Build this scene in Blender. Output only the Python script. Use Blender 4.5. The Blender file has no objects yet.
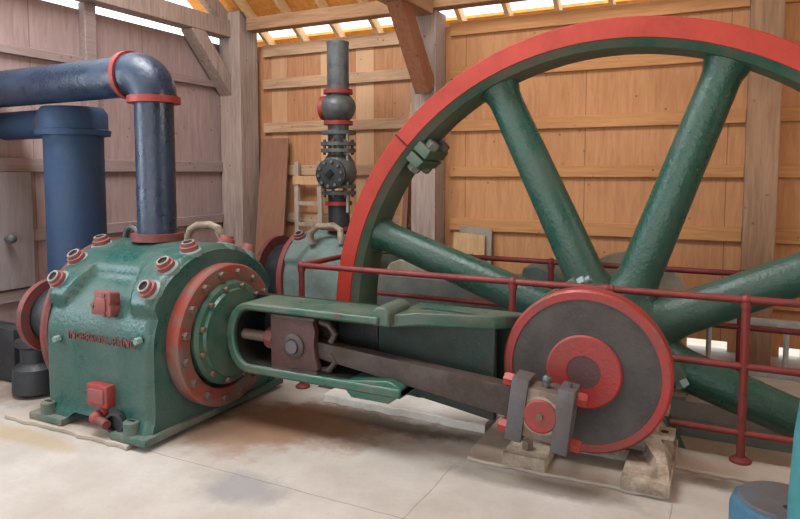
import bpy, bmesh, math, random
from mathutils import Vector, Matrix
random.seed(7)
PI = math.pi
scn = bpy.context.scene
col = scn.collection

# ------------------------------------------------------------------ materials
def lin(h):
    h = h.lstrip('#')
    c = [int(h[i:i+2], 16)/255 for i in (0, 2, 4)]
    return tuple(x/12.92 if x <= .04045 else ((x+.055)/1.055)**2.4 for x in c) + (1,)

class NT:
    def __init__(s, name):
        s.m = bpy.data.materials.new(name); s.m.use_nodes = True
        s.t = s.m.node_tree; s.b = s.t.nodes['Principled BSDF']
        s.co = s.t.nodes.new('ShaderNodeTexCoord').outputs['Object']
    def n(s, t, **k):
        o = s.t.nodes.new(t)
        for a, v in k.items(): setattr(o, a, v)
        return o
    def l(s, a, b): s.t.links.new(a, b)
    def val(s, sock, v):
        if hasattr(v, 'is_output') or isinstance(v, bpy.types.NodeSocket): s.l(v, sock)
        else: sock.default_value = v
    def math(s, op, a, b=0.0, c=0.0, clamp=False):
        o = s.n('ShaderNodeMath', operation=op, use_clamp=clamp)
        for i, v in enumerate((a, b, c)): s.val(o.inputs[i], v)
        return o.outputs[0]
    def mapping(s, scale, rot=(0, 0, 0)):
        o = s.n('ShaderNodeMapping'); s.l(s.co, o.inputs[0]); o.inputs['Scale'].default_value = scale
        o.inputs['Rotation'].default_value = rot
        return o.outputs[0]
    def noise(s, scale, detail=4, rough=.55, vec=None, dist=0):
        o = s.n('ShaderNodeTexNoise'); s.l(vec or s.co, o.inputs['Vector'])
        o.inputs['Scale'].default_value = scale; o.inputs['Detail'].default_value = detail
        o.inputs['Roughness'].default_value = rough; o.inputs['Distortion'].default_value = dist
        return o.outputs['Fac']
    def ramp(s, f, a, b):
        o = s.n('ShaderNodeMapRange'); s.val(o.inputs[0], f)
        o.inputs[1].default_value = a; o.inputs[2].default_value = b
        return o.outputs[0]
    def mix(s, f, a, b):
        o = s.n('ShaderNodeMix', data_type='RGBA'); s.val(o.inputs[0], f); s.val(o.inputs[6], a); s.val(o.inputs[7], b)
        return o.outputs[2]
    def xyz(s):
        o = s.n('ShaderNodeSeparateXYZ'); s.l(s.co, o.inputs[0]); return o.outputs
    def bump(s, h, strength=.3, dist=.01):
        o = s.n('ShaderNodeBump'); s.l(h, o.inputs['Height']); o.inputs['Strength'].default_value = strength
        o.inputs['Distance'].default_value = dist; s.l(o.outputs[0], s.b.inputs['Normal'])
    def out(s, c, rough=.5, metal=0., spec=.5):
        s.val(s.b.inputs['Base Color'], c); s.val(s.b.inputs['Roughness'], rough)
        s.b.inputs['Metallic'].default_value = metal; s.b.inputs['Specular IOR Level'].default_value = spec
        return s.m

def paint(name, c, dirt, rough=.4, amount=.5, scale=4., chips=None, bump=.25, metal=0., spec=.5, bscale=60):
    k = NT(name)
    f = k.math('MULTIPLY', k.ramp(k.noise(scale, 7, .68), .42, .62), min(1., .35+amount*.9))
    cc = k.mix(f, lin(c), lin(dirt))
    fine = k.ramp(k.noise(scale*9, 5, .7), .38, .68)
    cc = k.mix(k.math('MULTIPLY', fine, .15+.3*amount), cc, lin(dirt))
    spk = k.ramp(k.noise(scale*30, 3, .7), .62, .72)
    cc = k.mix(k.math('MULTIPLY', spk, .25*amount), cc, lin('#9a9184'))
    if chips:
        g = k.ramp(k.noise(scale*5, 6, .7), .66, .70)
        cc = k.mix(g, cc, lin(chips))
    r = k.math('ADD', k.math('MULTIPLY', f, .3), k.math('ADD', k.math('MULTIPLY', fine, .12), rough), clamp=True)
    k.bump(k.noise(bscale, 4, .6), bump*1.5, .006)
    return k.out(cc, r, metal, spec)

def wood(name, c, d, grain=(1, 14, 14), rough=.75, seams=None, plank=None, knots=True, bump=.2, seamaxis=0):
    """grain stretched along the axis with the small scale; seams = panel width; plank = board width with own tones"""
    k = NT(name)
    g = k.noise(2.6, 6, .6, k.mapping(grain), .6)
    big = k.noise(1.1, 3, .5)
    f = k.ramp(k.math('ADD', k.math('MULTIPLY', g, .7), k.math('MULTIPLY', big, .3)), .36, .66)
    cc = k.mix(f, lin(c), lin(d))
    X = k.xyz()
    if plank:
        fx = k.math('FLOOR', k.math('DIVIDE', X[seamaxis], plank))
        w = k.n('ShaderNodeTexWhiteNoise', noise_dimensions='1D'); k.l(fx, w.inputs['W'])
        cc = k.mix(k.math('MULTIPLY', k.ramp(w.outputs[0], .3, 1.), .55), cc, lin('#e6c9a2'))
        sm = k.math('LESS_THAN', k.math('FRACT', k.math('DIVIDE', X[seamaxis], plank)), .02)
        cc = k.mix(k.math('MULTIPLY', sm, .6), cc, lin('#4a2c18'))
    if seams:
        sm = k.math('LESS_THAN', k.math('FRACT', k.math('DIVIDE', X[seamaxis], seams)), .006)
        cc = k.mix(k.math('MULTIPLY', sm, .6), cc, lin('#3c2415'))
    if knots:
        v = k.n('ShaderNodeTexVoronoi'); k.l(k.co, v.inputs['Vector']); v.inputs['Scale'].default_value = 6.5
        kn = k.ramp(v.outputs['Distance'], .10, .03)
        cc = k.mix(k.math('MULTIPLY', kn, .65), cc, lin('#4d2a16'))
    k.bump(g, bump, .004)
    return k.out(cc, rough, 0, .25)

def stain_shade(k, cc, x, y, rx, ry, c, strength, nz):  # used for real floor stains and for painted shadows
    X = k.xyz()
    dx = k.math('DIVIDE', k.math('SUBTRACT', X[0], x), rx); dy = k.math('DIVIDE', k.math('SUBTRACT', X[1], y), ry)
    d = k.math('SQRT', k.math('ADD', k.math('MULTIPLY', dx, dx), k.math('MULTIPLY', dy, dy)))
    d = k.math('ADD', d, k.math('MULTIPLY', k.math('SUBTRACT', nz, .5), 1.6))
    return k.mix(k.math('MULTIPLY', k.ramp(d, 1.15, .55), strength), cc, lin(c))

def concrete(name, c, d, full=False):
    k = NT(name)
    nz = k.noise(2.3, 7, .62); fine = k.noise(34, 5, .65)
    f = k.ramp(nz, .35, .72)
    cc = k.mix(f, lin(c), lin(d))
    cc = k.mix(k.math('MULTIPLY', k.ramp(fine, .5, .75), .22), cc, lin('#8d8072'))
    if full:
        n2 = k.noise(4.5, 6, .65)
        cc = stain_shade(k, cc, -2.15, 2.5, .26, .17, '#7c7c7c', .75, n2)
        cc = stain_shade(k, cc, -2.2, 3.45, .55, .36, '#775f49', .8, n2)  # soft shadow of the cylinder, painted brown on the floor
        cc = stain_shade(k, cc, -2.62, 3.15, .42, .45, '#80624a', .8, n2)  # same painted shadow, close to the cylinder
        cc = stain_shade(k, cc, -1.9, 3.58, .75, .13, '#544e47', .95, n2)  # gravelly strip by the slab, deepened with the frame's shadow
        cc = stain_shade(k, cc, -2.45, 3.3, .6, .35, '#7c5e48', .8, n2)  # same painted cylinder shadow, middle part
        cc = stain_shade(k, cc, .6, 3.62, 1.0, .09, '#5f5850', .85, n2)
        cc = stain_shade(k, cc, -.9, 3.2, .6, .1, '#6b6359', .7, n2)
        cc = stain_shade(k, cc, -4.7, 3.3, .6, .7, '#6d5c50', .85, n2)
        cc = stain_shade(k, cc, -3.75, 2.42, .5, .1, '#97835f', .6, n2)
        X = k.xyz()
        wob = k.math('MULTIPLY', k.math('SUBTRACT', k.noise(6, 4), .5), .02)
        def line(ax, v, lo, hi, wd, other):
            a = k.math('LESS_THAN', k.math('ABSOLUTE', k.math('ADD', k.math('SUBTRACT', X[ax], v), wob)), wd)
            b = k.math('MULTIPLY', k.math('GREATER_THAN', X[other], lo), k.math('LESS_THAN', X[other], hi))
            return k.math('MULTIPLY', a, b)
        for args in ((1, 2.6, -2.95, 1.5, .0035, 0), (0, -1.28, 1.0, 3.2, .003, 1), (1, 3.02, -5.4, -4.0, .009, 0), (0, -.18, 2.6, 3.3, .003, 1)):
            cc = k.mix(k.math('MULTIPLY', line(*args), .6), cc, lin('#6e6358'))
    k.bump(fine, .25, .004)
    return k.out(cc, .8, 0, .3)

M = {}
M['red'] = paint('red_paint', '#921e1c', '#6a3a32', .36, .4, 3.5)
M['wheel_red'] = paint('red_rim_paint', '#a02a18', '#842a1c', .5, .3, 2.2, bump=.1)
M['dull_red'] = paint('dull_red_paint', '#70302c', '#4e3632', .5, .55, 6)
M['xhead'] = paint('oily_red_paint', '#4a2a25', '#3a2c28', .5, .6, 7)
M['ring_red'] = paint('greasy_red_paint', '#8a3529', '#6b5a50', .5, .7, 6)
M['rail_red'] = paint('rail_red_paint', '#72201c', '#562420', .45, .4, 8)
M['boss_red'] = paint('boss_red_paint', '#83403c', '#6e4642', .45, .4, 14)
M['cap_white'] = paint('worn_pale_paint', '#72857f', '#4f6c66', .5, .4, 12)
M['green'] = paint('green_paint', '#0f4437', '#36493e', .22, .45, 2.4, bump=.6, bscale=38)
M['rim_green'] = paint('rim_green_paint', '#225444', '#5c5c4e', .5, .7, 2.0)
M['teal'] = paint('teal_green_paint', '#114840', '#41564f', .24, .5, 2.6, bump=.5, bscale=40)
M['foot'] = paint('dusty_foot_paint', '#1f4f46', '#6b675a', .5, .7, 5)
M['frame_green'] = paint('frame_green_paint', '#185042', '#51594c', .27, .6, 3.2)
M['web_green'] = paint('shaded_dusty_green_paint', '#0a2a23', '#2a261f', .5, .55, 2.2)  # brown dust, with the shade under the flange darkened into the green
M['shade_black'] = paint('shaded_recess_paint', '#080f0e', '#141310', .45, .6, 3)  # shade of the frame recess, put in as near-black colour
M['pale_green'] = paint('dusty_rear_paint', '#66807b', '#5b625f', .55, .6, 3)
M['rear_grey'] = paint('rear_grey_paint', '#4e5654', '#6d6a62', .6, .7, 4)
M['hood'] = paint('dusty_cover', '#8d8878', '#77705f', .7, .6, 5)
M['disc'] = paint('disc_grey_paint', '#2a2322', '#4a4642', .5, .6, 4)
M['hub_dark'] = paint('disc_hub_paint', '#4a2b2b', '#4c3431', .5, .5, 6)
M['steel'] = paint('dark_steel', '#57565a', '#5a524c', .45, .5, 6, metal=.35)
M['rod'] = paint('oily_rod_steel', '#463e3a', '#3e332b', .45, .6, 5, metal=.3)
M['brass'] = paint('dirty_brass', '#74685e', '#5e5044', .45, .5, 8, metal=.4)
M['bolt'] = paint('bolt_steel', '#5a4c44', '#6e5a4a', .5, .5, 14, metal=.3)
M['bright_bolt'] = paint('bare_bolt', '#7d908e', '#66706e', .4, .3, 14, metal=.4)
M['pipe'] = paint('haze_blue_pipe_paint', '#132439', '#1f3348', .22, .5, 5, bump=.4, bscale=26)  # black pipe with the blue of the haze mixed into its colour
M['duct'] = paint('haze_blue_duct_paint', '#14304e', '#1e3c5a', .5, .5, 3)  # dark pipe, haze tint painted in as blue
M['black'] = paint('black_iron', '#181c20', '#2a2e30', .4, .5, 6)
M['iron'] = paint('grey_iron', '#42484a', '#5c605e', .25, .6, 9, metal=.2)
M['hole'] = paint('dark_opening', '#0d0d0d', '#141210', .8, .3, 4)
M['tan_iron'] = paint('dusty_iron', '#a89a86', '#6f6254', .65, .8, 6)
M['drum'] = paint('blue_drum_paint', '#1d4c66', '#355f70', .45, .5, 5)
M['drum_top'] = paint('dusty_drum_lid', '#4a403d', '#474f56', .7, .6, 5)
M['turquoise'] = paint('turquoise_paint', '#206a6c', '#357478', .45, .5, 6)
M['alu'] = paint('aluminium', '#a9aaa6', '#8d8e8a', .4, .4, 8, metal=.3)
M['ply'] = wood('plywood_rear', '#bb8a60', '#a5744e', (10, 10, 1.2), .75, seams=1.22)
M['boards'] = wood('vertical_boards', '#b48460', '#9c6c4a', (12, 12, 1), .75, plank=.235)
M['ply_left'] = wood('plywood_left', '#a38e8b', '#8c7876', (10, 10, 1.2), .8, seams=1.22, seamaxis=1)  # mauve grey carries the haze over the left side
M['ply_pale'] = wood('pale_panel', '#8f8686', '#7d7474', (10, 10, 1.2), .8, knots=False)
M['girt'] = wood('girt_board', '#bb8a5a', '#a27046', (1, 16, 16), .7)
M['girt_old'] = wood('weathered_girt', '#bfa080', '#98785c', (1, 16, 16), .75)
M['girt_left'] = wood('left_girt', '#968682', '#81706d', (16, 1, 16), .75)
M['timber'] = wood('timber', '#96765c', '#745a44', (14, 14, 1), .75)
M['timber_x'] = wood('beam_timber', '#a58060', '#806046', (1, 14, 14), .75)
M['timber_y'] = wood('tie_timber', '#b39070', '#8d6e54', (14, 1, 14), .75)
M['brace'] = wood('brace_timber', '#94644a', '#7a4e36', (14, 14, 1), .75)
M['old_timber'] = wood('grey_timber', '#a8968c', '#83736a', (14, 14, 1), .8)
M['osb'] = wood('roof_sheathing', '#d79a52', '#b97a38', (7, 7, 7), .8, knots=False)
M['rafter'] = wood('rafter_wood', '#d8b78c', '#c09a6c', (14, 1, 14), .75)
M['brown_board'] = wood('brown_board', '#8a6450', '#7c5846', (10, 10, 1), .75, knots=False)
M['light_wood'] = wood('light_wood', '#c4a078', '#a8845e', (10, 10, 2), .7)
M['ladder_wood'] = wood('ladder_wood', '#a79a8c', '#857668', (14, 14, 1), .75, knots=False)
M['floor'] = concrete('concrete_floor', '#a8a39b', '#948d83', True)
M['slab'] = concrete('concrete_slab', '#a89e90', '#8a8073')
M['pale_slab'] = concrete('pale_concrete', '#c9c4bc', '#aaa398')
M['curb'] = concrete('rough_concrete', '#a39a8d', '#82786b')
M['pit'] = concrete('pit_concrete', '#93a09c', '#7c8884')
M['ground'] = concrete('gravel', '#c9bfae', '#b5aa98')

# ------------------------------------------------------------------ mesh builder
def V(*a): return Vector(a[0] if len(a) == 1 else a)
def frame(d):
    d = V(d).normalized(); u = d.orthogonal().normalized(); return u, d.cross(u).normalized(), d

class MB:
    def __init__(s): s.b = bmesh.new()
    def poly(s, vs): return s.b.faces.new(vs)
    def _merge(s, t, mx=None):
        if mx is not None: bmesh.ops.transform(t, matrix=mx, verts=t.verts)
        me = bpy.data.meshes.new('t'); t.to_mesh(me); t.free(); s.b.from_mesh(me); bpy.data.meshes.remove(me)
        return s
    def box(s, a, b, bev=0., rot=None):
        t = bmesh.new(); bmesh.ops.create_cube(t, size=1)
        a, b = V(a), V(b); c = (a+b)/2; d = b-a
        for v in t.verts: v.co = V(v.co.x*d.x, v.co.y*d.y, v.co.z*d.z)
        if bev: bmesh.ops.bevel(t, geom=list(t.edges), offset=bev, segments=2, affect='EDGES', profile=.6)
        mx = Matrix.Translation(c)
        if rot is not None: mx = mx @ rot
        return s._merge(t, mx)
    def bar(s, p, q, w, h, up=(0, 0, 1), bev=0.):
        """rectangular bar from p to q, w across, h along up"""
        p, q = V(p), V(q); d = (q-p); L = d.length; d.normalize()
        r = d.cross(V(up)).normalized(); u = r.cross(d)
        mx = Matrix((r, d, u)).transposed().to_4x4(); mx.translation = (p+q)/2
        t = bmesh.new(); bmesh.ops.create_cube(t, size=1)
        for v in t.verts: v.co = V(v.co.x*w, v.co.y*L, v.co.z*h)
        if bev: bmesh.ops.bevel(t, geom=list(t.edges), offset=bev, segments=2, affect='EDGES', profile=.6)
        return s._merge(t, mx)
    def lathe(s, o, d, prof, n=32, close=False, caps=True, phase=0., sy=1.):
        """prof: list of (radius, distance along d)"""
        u, w, d = frame(d); o = V(o); rings = []
        for r, t in prof:
            rings.append([s.b.verts.new(o + d*t + (u*math.cos(phase+2*PI*i/n) + w*math.sin(phase+2*PI*i/n)*sy)*r) for i in range(n)])
        m = len(rings)
        for j in range(m if close else m-1):
            A, B = rings[j], rings[(j+1) % m]
            for i in range(n): s.poly((A[i], A[(i+1) % n], B[(i+1) % n], B[i]))
        if caps and not close:
            if prof[0][0] > 1e-6: s.poly(list(reversed(rings[0])))
            if prof[-1][0] > 1e-6: s.poly(rings[-1])
        return s
    def cyl(s, p, q, r, r1=None, n=24, bev=0.):
        p, q = V(p), V(q); L = (q-p).length; r1 = r if r1 is None else r1
        pr = [(r, 0), (r1, L)] if not bev else [(r-bev, 0), (r, bev), (r1, L-bev), (r1-bev, L)]
        return s.lathe(p, q-p, pr, n)
    def hexn(s, p, d, r, h):
        d = V(d).normalized(); return s.lathe(p, d, [(r, 0), (r, h*.85), (r*.85, h)], 6)
    def tube(s, pts, r, n=16, caps=True):
        pts = [V(p) for p in pts]; rings = []; u = None
        for i, p in enumerate(pts):
            t = (pts[min(i+1, len(pts)-1)] - pts[max(i-1, 0)]).normalized()
            u = t.orthogonal().normalized() if u is None else (u - t*u.dot(t)).normalized()
            w = t.cross(u); rr = r[i] if isinstance(r, (list, tuple)) else r
            rings.append([s.b.verts.new(p + (u*math.cos(2*PI*k/n) + w*math.sin(2*PI*k/n))*rr) for k in range(n)])
        for A, B in zip(rings, rings[1:]):
            for i in range(n): s.poly((A[i], A[(i+1) % n], B[(i+1) % n], B[i]))
        if caps: s.poly(list(reversed(rings[0]))); s.poly(rings[-1])
        return s
    def sphere(s, c, r, sc=(1, 1, 1), n=24):
        t = bmesh.new(); bmesh.ops.create_uvsphere(t, u_segments=n, v_segments=n//2, radius=r)
        return s._merge(t, Matrix.Translation(V(c)) @ Matrix.Diagonal((*sc, 1)))
    def prism(s, pts, d, bev=0.):
        """planar loop of 3-D points swept along vector d"""
        t = bmesh.new(); d = V(d)
        A = [t.verts.new(V(p)) for p in pts]; B = [t.verts.new(V(p)+d) for p in pts]; n = len(A)
        t.faces.new(list(reversed(A))); t.faces.new(B)
        for i in range(n): t.faces.new((A[i], A[(i+1) % n], B[(i+1) % n], B[i]))
        bmesh.ops.recalc_face_normals(t, faces=t.faces)
        if bev: bmesh.ops.bevel(t, geom=list(t.edges), offset=bev, segments=2, affect='EDGES', profile=.6)
        return s._merge(t)
    def grid(s, fn, nu, nv, wrap=False):
        vs = [[s.b.verts.new(fn(i/nu, j/nv)) for j in range(nv+1)] for i in range(nu+1)]
        for i in range(nu):
            for j in range(nv): s.poly((vs[i][j], vs[i+1][j], vs[i+1][j+1], vs[i][j+1]))
        return vs
    def build(s, name, m, parent=None, origin=None, ang=35, bevel=0., fix=True):
        if fix: bmesh.ops.recalc_face_normals(s.b, faces=s.b.faces)
        o = V(origin) if origin is not None else (world_loc(parent) if parent else V(0, 0, 0))
        bmesh.ops.translate(s.b, verts=s.b.verts, vec=-o)
        me = bpy.data.meshes.new(name); s.b.to_mesh(me); s.b.free()
        for p in me.polygons: p.use_smooth = True
        me.set_sharp_from_angle(angle=math.radians(ang))
        me.materials.append(M[m] if isinstance(m, str) else m)
        ob = bpy.data.objects.new(name, me); col.objects.link(ob)
        if parent: ob.parent = parent; ob.location = o - world_loc(parent)
        else: ob.location = o
        if bevel:
            md = ob.modifiers.new('bevel', 'BEVEL'); md.width = bevel; md.segments = 2; md.limit_method = 'ANGLE'
        return ob

def world_loc(o):
    l = V(0, 0, 0)
    while o: l = l + o.location; o = o.parent
    return l
def thing(name, loc, label, cat, group=None):
    o = bpy.data.objects.new(name, None); col.objects.link(o); o.location = loc; o.empty_display_size = .1
    return tag(o, label, cat, group)
def tag(o, label, cat, group=None):
    o['label'] = label; o['category'] = cat
    if group: o['group'] = group
    return o
def struct(o, label=None, cat=None):
    o['kind'] = 'structure'
    if label: o['label'] = label
    if cat: o['category'] = cat
    return o
def copy_mesh(o, parent, mx):
    c = o.copy(); col.objects.link(c); c.parent = parent; c.matrix_local = mx; return c
def arc(cx, cy, r, a0, a1, n): return [(cx+r*math.cos(math.radians(a0+(a1-a0)*i/n)), cy+r*math.sin(math.radians(a0+(a1-a0)*i/n))) for i in range(n+1)]
def sstep(a, b, x):
    t = max(0., min(1., (x-a)/(b-a))); return t*t*(3-2*t)

# ------------------------------------------------------------------ the room
XL, XR, YW, YN = -5.4, 4.6, 6.4, -2.6
PX0, PX1, PY0, PY1 = -2.68, 1.42, 3.97, 4.87           # flywheel pit
f = MB()
f.box((XL-.1, YN-.1, -.12), (XR, PY0, 0)); f.box((XL-.1, PY1, -.12), (XR, YW+.1, 0))
f.box((XL-.1, PY0, -.12), (PX0, PY1, 0)); f.box((PX1, PY0, -.12), (XR, PY1, 0))
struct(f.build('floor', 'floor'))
w = MB(); w.box((PX0, PY1, -1.8), (PX1, PY1+.1, -.12)); w.box((PX0, PY0-.1, -1.8), (PX1, PY0, -.12))
w.box((PX0-.1, PY0, -1.8), (PX0, PY1, -.12)); w.box((PX1, PY0, -1.8), (PX1+.1, PY1, -.12)); w.box((PX0, PY0, -1.9), (PX1, PY1, -1.8))
struct(w.build('wall_pit', 'pit'))
g = MB(); g.box((-40, -40, -.3), (40, 40, -.25)); struct(g.build('ground', 'ground'))
# rear wall: boarded bay on the left, plywood bays on the right with gaps at the foot
struct(MB().box((XL-.1, YW, 0), (-2.8, YW+.05, 3.11)).build('wall_rear_left', 'boards'))
r = MB(); r.box((-2.8, YW, .09), (XR, YW+.05, 3.11))
for a, b in ((-2.8, -.27), (.06, .46), (.62, XR)): r.box((a, YW, 0), (b, YW+.05, .09))
struct(r.build('wall_rear_right', 'ply'))
struct(MB().box((XL-.1, YN, 0), (XL, YW, 3.1)).build('wall_left', 'ply_left'))
struct(MB().box((XR, YN, 0), (XR+.1, YW, 5)).build('wall_right', 'ply'))
nw = MB(); nw.box((XL, YN-.1, 0), (-4.9, YN, 5)); nw.box((1.8, YN-.1, 0), (XR, YN, 5)); nw.box((-4.9, YN-.1, 3.3), (1.8, YN, 5))
struct(nw.build('wall_near', 'ply'))
# roof: slope rises from the rear eave to a ridge and falls to the near side
def zr(y): return 3.37+.7*(6.1-y)                       # underside of the rafters
cl = MB()
def roofpiece(y0, y1):
    up = .145
    cl.prism([(XL-.4, y0, zr(y0)+up), (XL-.4, y1, zr(y1)+up), (XL-.4, y1, zr(y1)+up+.03), (XL-.4, y0, zr(y0)+up+.03)], (XR-XL+.5, 0, 0))
roofpiece(2.0, 6.26); roofpiece(6.54, 7.0)
zt = zr(2.0)+.145
cl.prism([(XL-.4, 2.0, zt), (XL-.4, -3.0, zt-2.6), (XL-.4, -3.0, zt-2.57), (XL-.4, 2.0, zt+.03)], (XR-XL+.5, 0, 0))
struct(cl.build('ceiling', 'osb'))
tn = [0]
def trim(mb, m, bevel=.006):
    tn[0] += 1; return struct(mb.build('trim_%d' % tn[0], m, bevel=bevel))
for i in range(20):                                     # rafters
    x = -5.03+.5*i
    if x > XR: break
    trim(MB().prism([(x, 7.0, zr(7.0)), (x, 2.0, zr(2.0)), (x, 2.0, zr(2.0)+.14), (x, 7.0, zr(7.0)+.14)], (.045, 0, 0)), 'rafter', 0)
# posts, plate beam, tie beams, braces
trim(MB().box((XL+.02, 6.0, 0), (-5.07, 6.32, 3.45)), 'old_timber')
trim(MB().box((-2.93, 6.12, 0), (-2.66, 6.4, 3.23)), 'old_timber')
trim(MB().box((.14, 6.08, 0), (.38, 6.4, 3.23)), 'timber')
trim(MB().box((2.9, 6.08, 0), (3.15, 6.4, 3.23)), 'timber')
trim(MB().box((-5.02, 6.06, 3.23), (XR, 6.22, 3.375)), 'timber_x')
trim(MB().box((-2.92, 2.0, 3.17), (-2.66, 6.06, 3.36)), 'timber_y')
trim(MB().bar((-2.78, 5.5, 3.22), (-2.75, 6.08, 2.44), .19, .16, (1, 0, 0)), 'brace')
trim(MB().box((XL+.02, 0.5, 3.16), (XL+.2, 6.0, 3.36)), 'old_timber')
trim(MB().bar((XL+.11, 5.45, 3.2), (XL+.11, 6.1, 2.5), .16, .17, (1, 0, 0)), 'old_timber')
trim(MB().bar((XL+.11, 6.02, 3.36), (XL+.11, 4.2, 4.5), .1, .16, (0, 0, 1)), 'old_timber')
trim(MB().box((XL+.0, 4.15, 0), (XL+.09, 4.27, 3.16)), 'girt_left')
# girts
def girt(x0, x1, z0, z1, m, d=.045): trim(MB().box((x0, YW-d, z0), (x1, YW, z1)), m)
girt(-5.02, -2.95, 2.97, 3.11, 'girt_old'); girt(-5.02, -2.95, 2.59, 2.71, 'girt_old', .05)
girt(-5.02, -2.95, 2.07, 2.19, 'girt_old', .05); girt(-5.02, -2.95, 1.56, 1.68, 'girt_old', .05)
girt(-5.02, -2.95, 1.0, 1.12, 'girt_old', .05)
for a, b in ((-2.6, .14), (.38, 2.9)):
    girt(a, b, 3.0, 3.14, 'girt'); girt(a, b, 2.56, 2.68, 'girt'); girt(a, b, 2.02, 2.14, 'girt')
    girt(a, b, 1.55, 1.66, 'girt'); girt(a, b, .99, 1.12, 'girt'); girt(a, b, .42, .54, 'girt')
def lgirt(z0, z1): trim(MB().box((XL, 0, z0), (XL+.05, 6.0, z1)), 'girt_left')
lgirt(2.58, 2.66); lgirt(1.6, 1.72); lgirt(1.0, 1.1); lgirt(.5, .6)
# concrete footings
def footing(pts, z0, z1, m='slab', rough=True):
    out = []
    n = len(pts)
    for i in range(n):
        p, q = V(pts[i]), V(pts[(i+1) % n]); k = max(2, int((q-p).length/.05)) if rough else 1
        for j in range(k): out.append(p.lerp(q, j/k) + (V(random.uniform(-.008, .008), random.uniform(-.012, .012)) if rough else V(0, 0)))
    return MB().prism([(p.x, p.y, z0) for p in out], (0, 0, z1-z0))
trim(footing([(-1.26, 3.7), (-1.24, 3.3), (-.2, 3.32), (-.2, 3.7), (2.2, 3.7), (2.2, 3.97), (-1.26, 3.97)], 0, .02), 'slab')
trim(footing([(-2.46, 3.72), (-1.27, 3.70), (-1.27, 3.97), (-2.46, 3.97)], 0, .055), 'pale_slab')
trim(footing([(-4.14, 2.53), (-3.03, 2.55), (-3.03, 3.9), (-4.14, 3.9)], 0, .03), 'slab')
trim(MB().box((-2.5, 4.87, 0), (-.2, 5.6, .03)), 'curb')
trim(MB().box((-4.1, 5.05, 0), (-2.9, 6.25, .03)), 'curb')

# ------------------------------------------------------------------ engine cylinders
def valve_boss(parent, pos, d, s=1.0, proto=[None]):
    """pale flange, red neck, dark bore; one mesh per colour"""
    d = V(d).normalized()
    o = bpy.data.objects.new('valve_boss', None)
    pos = V(pos)
    b = MB().lathe(pos-d*.03, d, [(.092*s, 0), (.09*s, .034), (.072*s, .042)], 28).build('valve_boss', 'cap_white', parent, origin=pos)
    c = MB().lathe(pos+d*.008, d, [(.07*s, 0), (.07*s, .03), (.056*s, .034), (.054*s, .055), (.036*s, .057), (.036*s, .04)], 8 if False else 24).build('collar', 'boss_red', b)
    MB().lathe(pos+d*.04, d, [(.036*s, 0), (.036*s, .0145)], 20).build('bore', 'hole', b)
    MB().lathe(pos+d*.060, d, [(.038*s, 0), (.049*s, 0), (.049*s, .005), (.038*s, .005)], 24, close=True).build('lip', 'cap_white', b)
    bpy.data.objects.remove(o)
    return b

def cylinder_body(x0, x1, yc, zc, R, lift, z0, thr_mid, RZ):
    m = MB()
    L = x1-x0
    def fn(u, v):
        x = x0+L*u
        e = min(u, 1-u)
        # v runs: front foot -> arch -> rear foot
        zb = z0+.06*sstep(.22, .32, e)
        if v < .2: a = None; t = v/.2; y = yc-R; z = zb+(zc-zb)*t; dirv = V(0, -1, 0)
        elif v > .8: t = (v-.8)/.2; y = yc+R; z = zc-(zc-z0)*t; dirv = V(0, 1, 0); a = None
        else:
            a = PI*(v-.2)/.6; y = yc-R*math.cos(a); z = zc+RZ*math.sin(a); dirv = V(0, -math.cos(a), math.sin(a))
        ang = 0 if a is None else math.degrees(min(a, PI-a))
        endness = 1-sstep(.17, .30, e)
        thr = thr_mid+(27-thr_mid)*endness
        k = sstep(thr-5, thr+2, ang) * lift
        rnd = .035*(1-sstep(0, .045, e))              # softened ends
        p = V(x, y, z) + dirv*(k-rnd)
        if v < .2 or v > .8:                            # flare to the foot
            p += dirv*.03*(1-sstep(0, .12, p.z-z0))
        return p
    vs = m.grid(fn, 56, 120)
    m.poly([vs[0][j] for j in range(121)]); m.poly([vs[56][j] for j in reversed(range(121))])
    return m

ct = thing('compressor_cylinder', (-3.4, 3.22, .03),
           'teal green iron cylinder with red valve bosses and raised red lettering, in front at left', 'cylinder')
YC, ZC = 3.22, .55
cylinder_body(-3.86, -2.93, YC, ZC, .585, .06, .05, 52, .525).build('body', 'teal', ct, ang=50)
# foot plate with two lugs
MB().box((-3.93, 2.56, .03), (-3.62, 3.86, .075), .01).build('foot', 'foot', ct)
MB().box((-3.19, 2.56, .03), (-2.9, 3.86, .075), .01).build('foot', 'foot', ct)
for x in (-3.80, -3.06):
    b = MB().cyl((x, 2.61, .065), (x, 2.61, .15), .048, n=20, bev=.006).build('anchor_boss', 'foot', ct)
    MB().box((x-.025, 2.6, .146), (x+.025, 2.62, .153)).build('slot', 'hole', b)
for x in (-3.8, -3.0):
    for a in (38, 55, 74, 104, 124):
        if x < -3.5 and a > 100: continue
        ra = math.radians(a); d = V(0, -math.cos(ra), math.sin(ra))
        valve_boss(ct, V(x, YC+d.y*.635, ZC+d.z*.575), d, .8)
# end flange (ring) with studs on the engine side
rg = MB().lathe((-2.95, YC, ZC), (1, 0, 0), [(.45, 0), (.46, .015), (.46, .10), (.45, .11), (.36, .11), (.345, .10), (.345, 0)], 72, close=True).build('end_flange', 'ring_red', ct)
for i in range(16):
    a = 2*PI*(i+.5)/16; p = V(-2.84, YC+.405*math.cos(a), ZC+.405*math.sin(a))
    MB().hexn(p, (1, 0, 0), .026, .03).build('bolt', 'bolt', rg)
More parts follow.
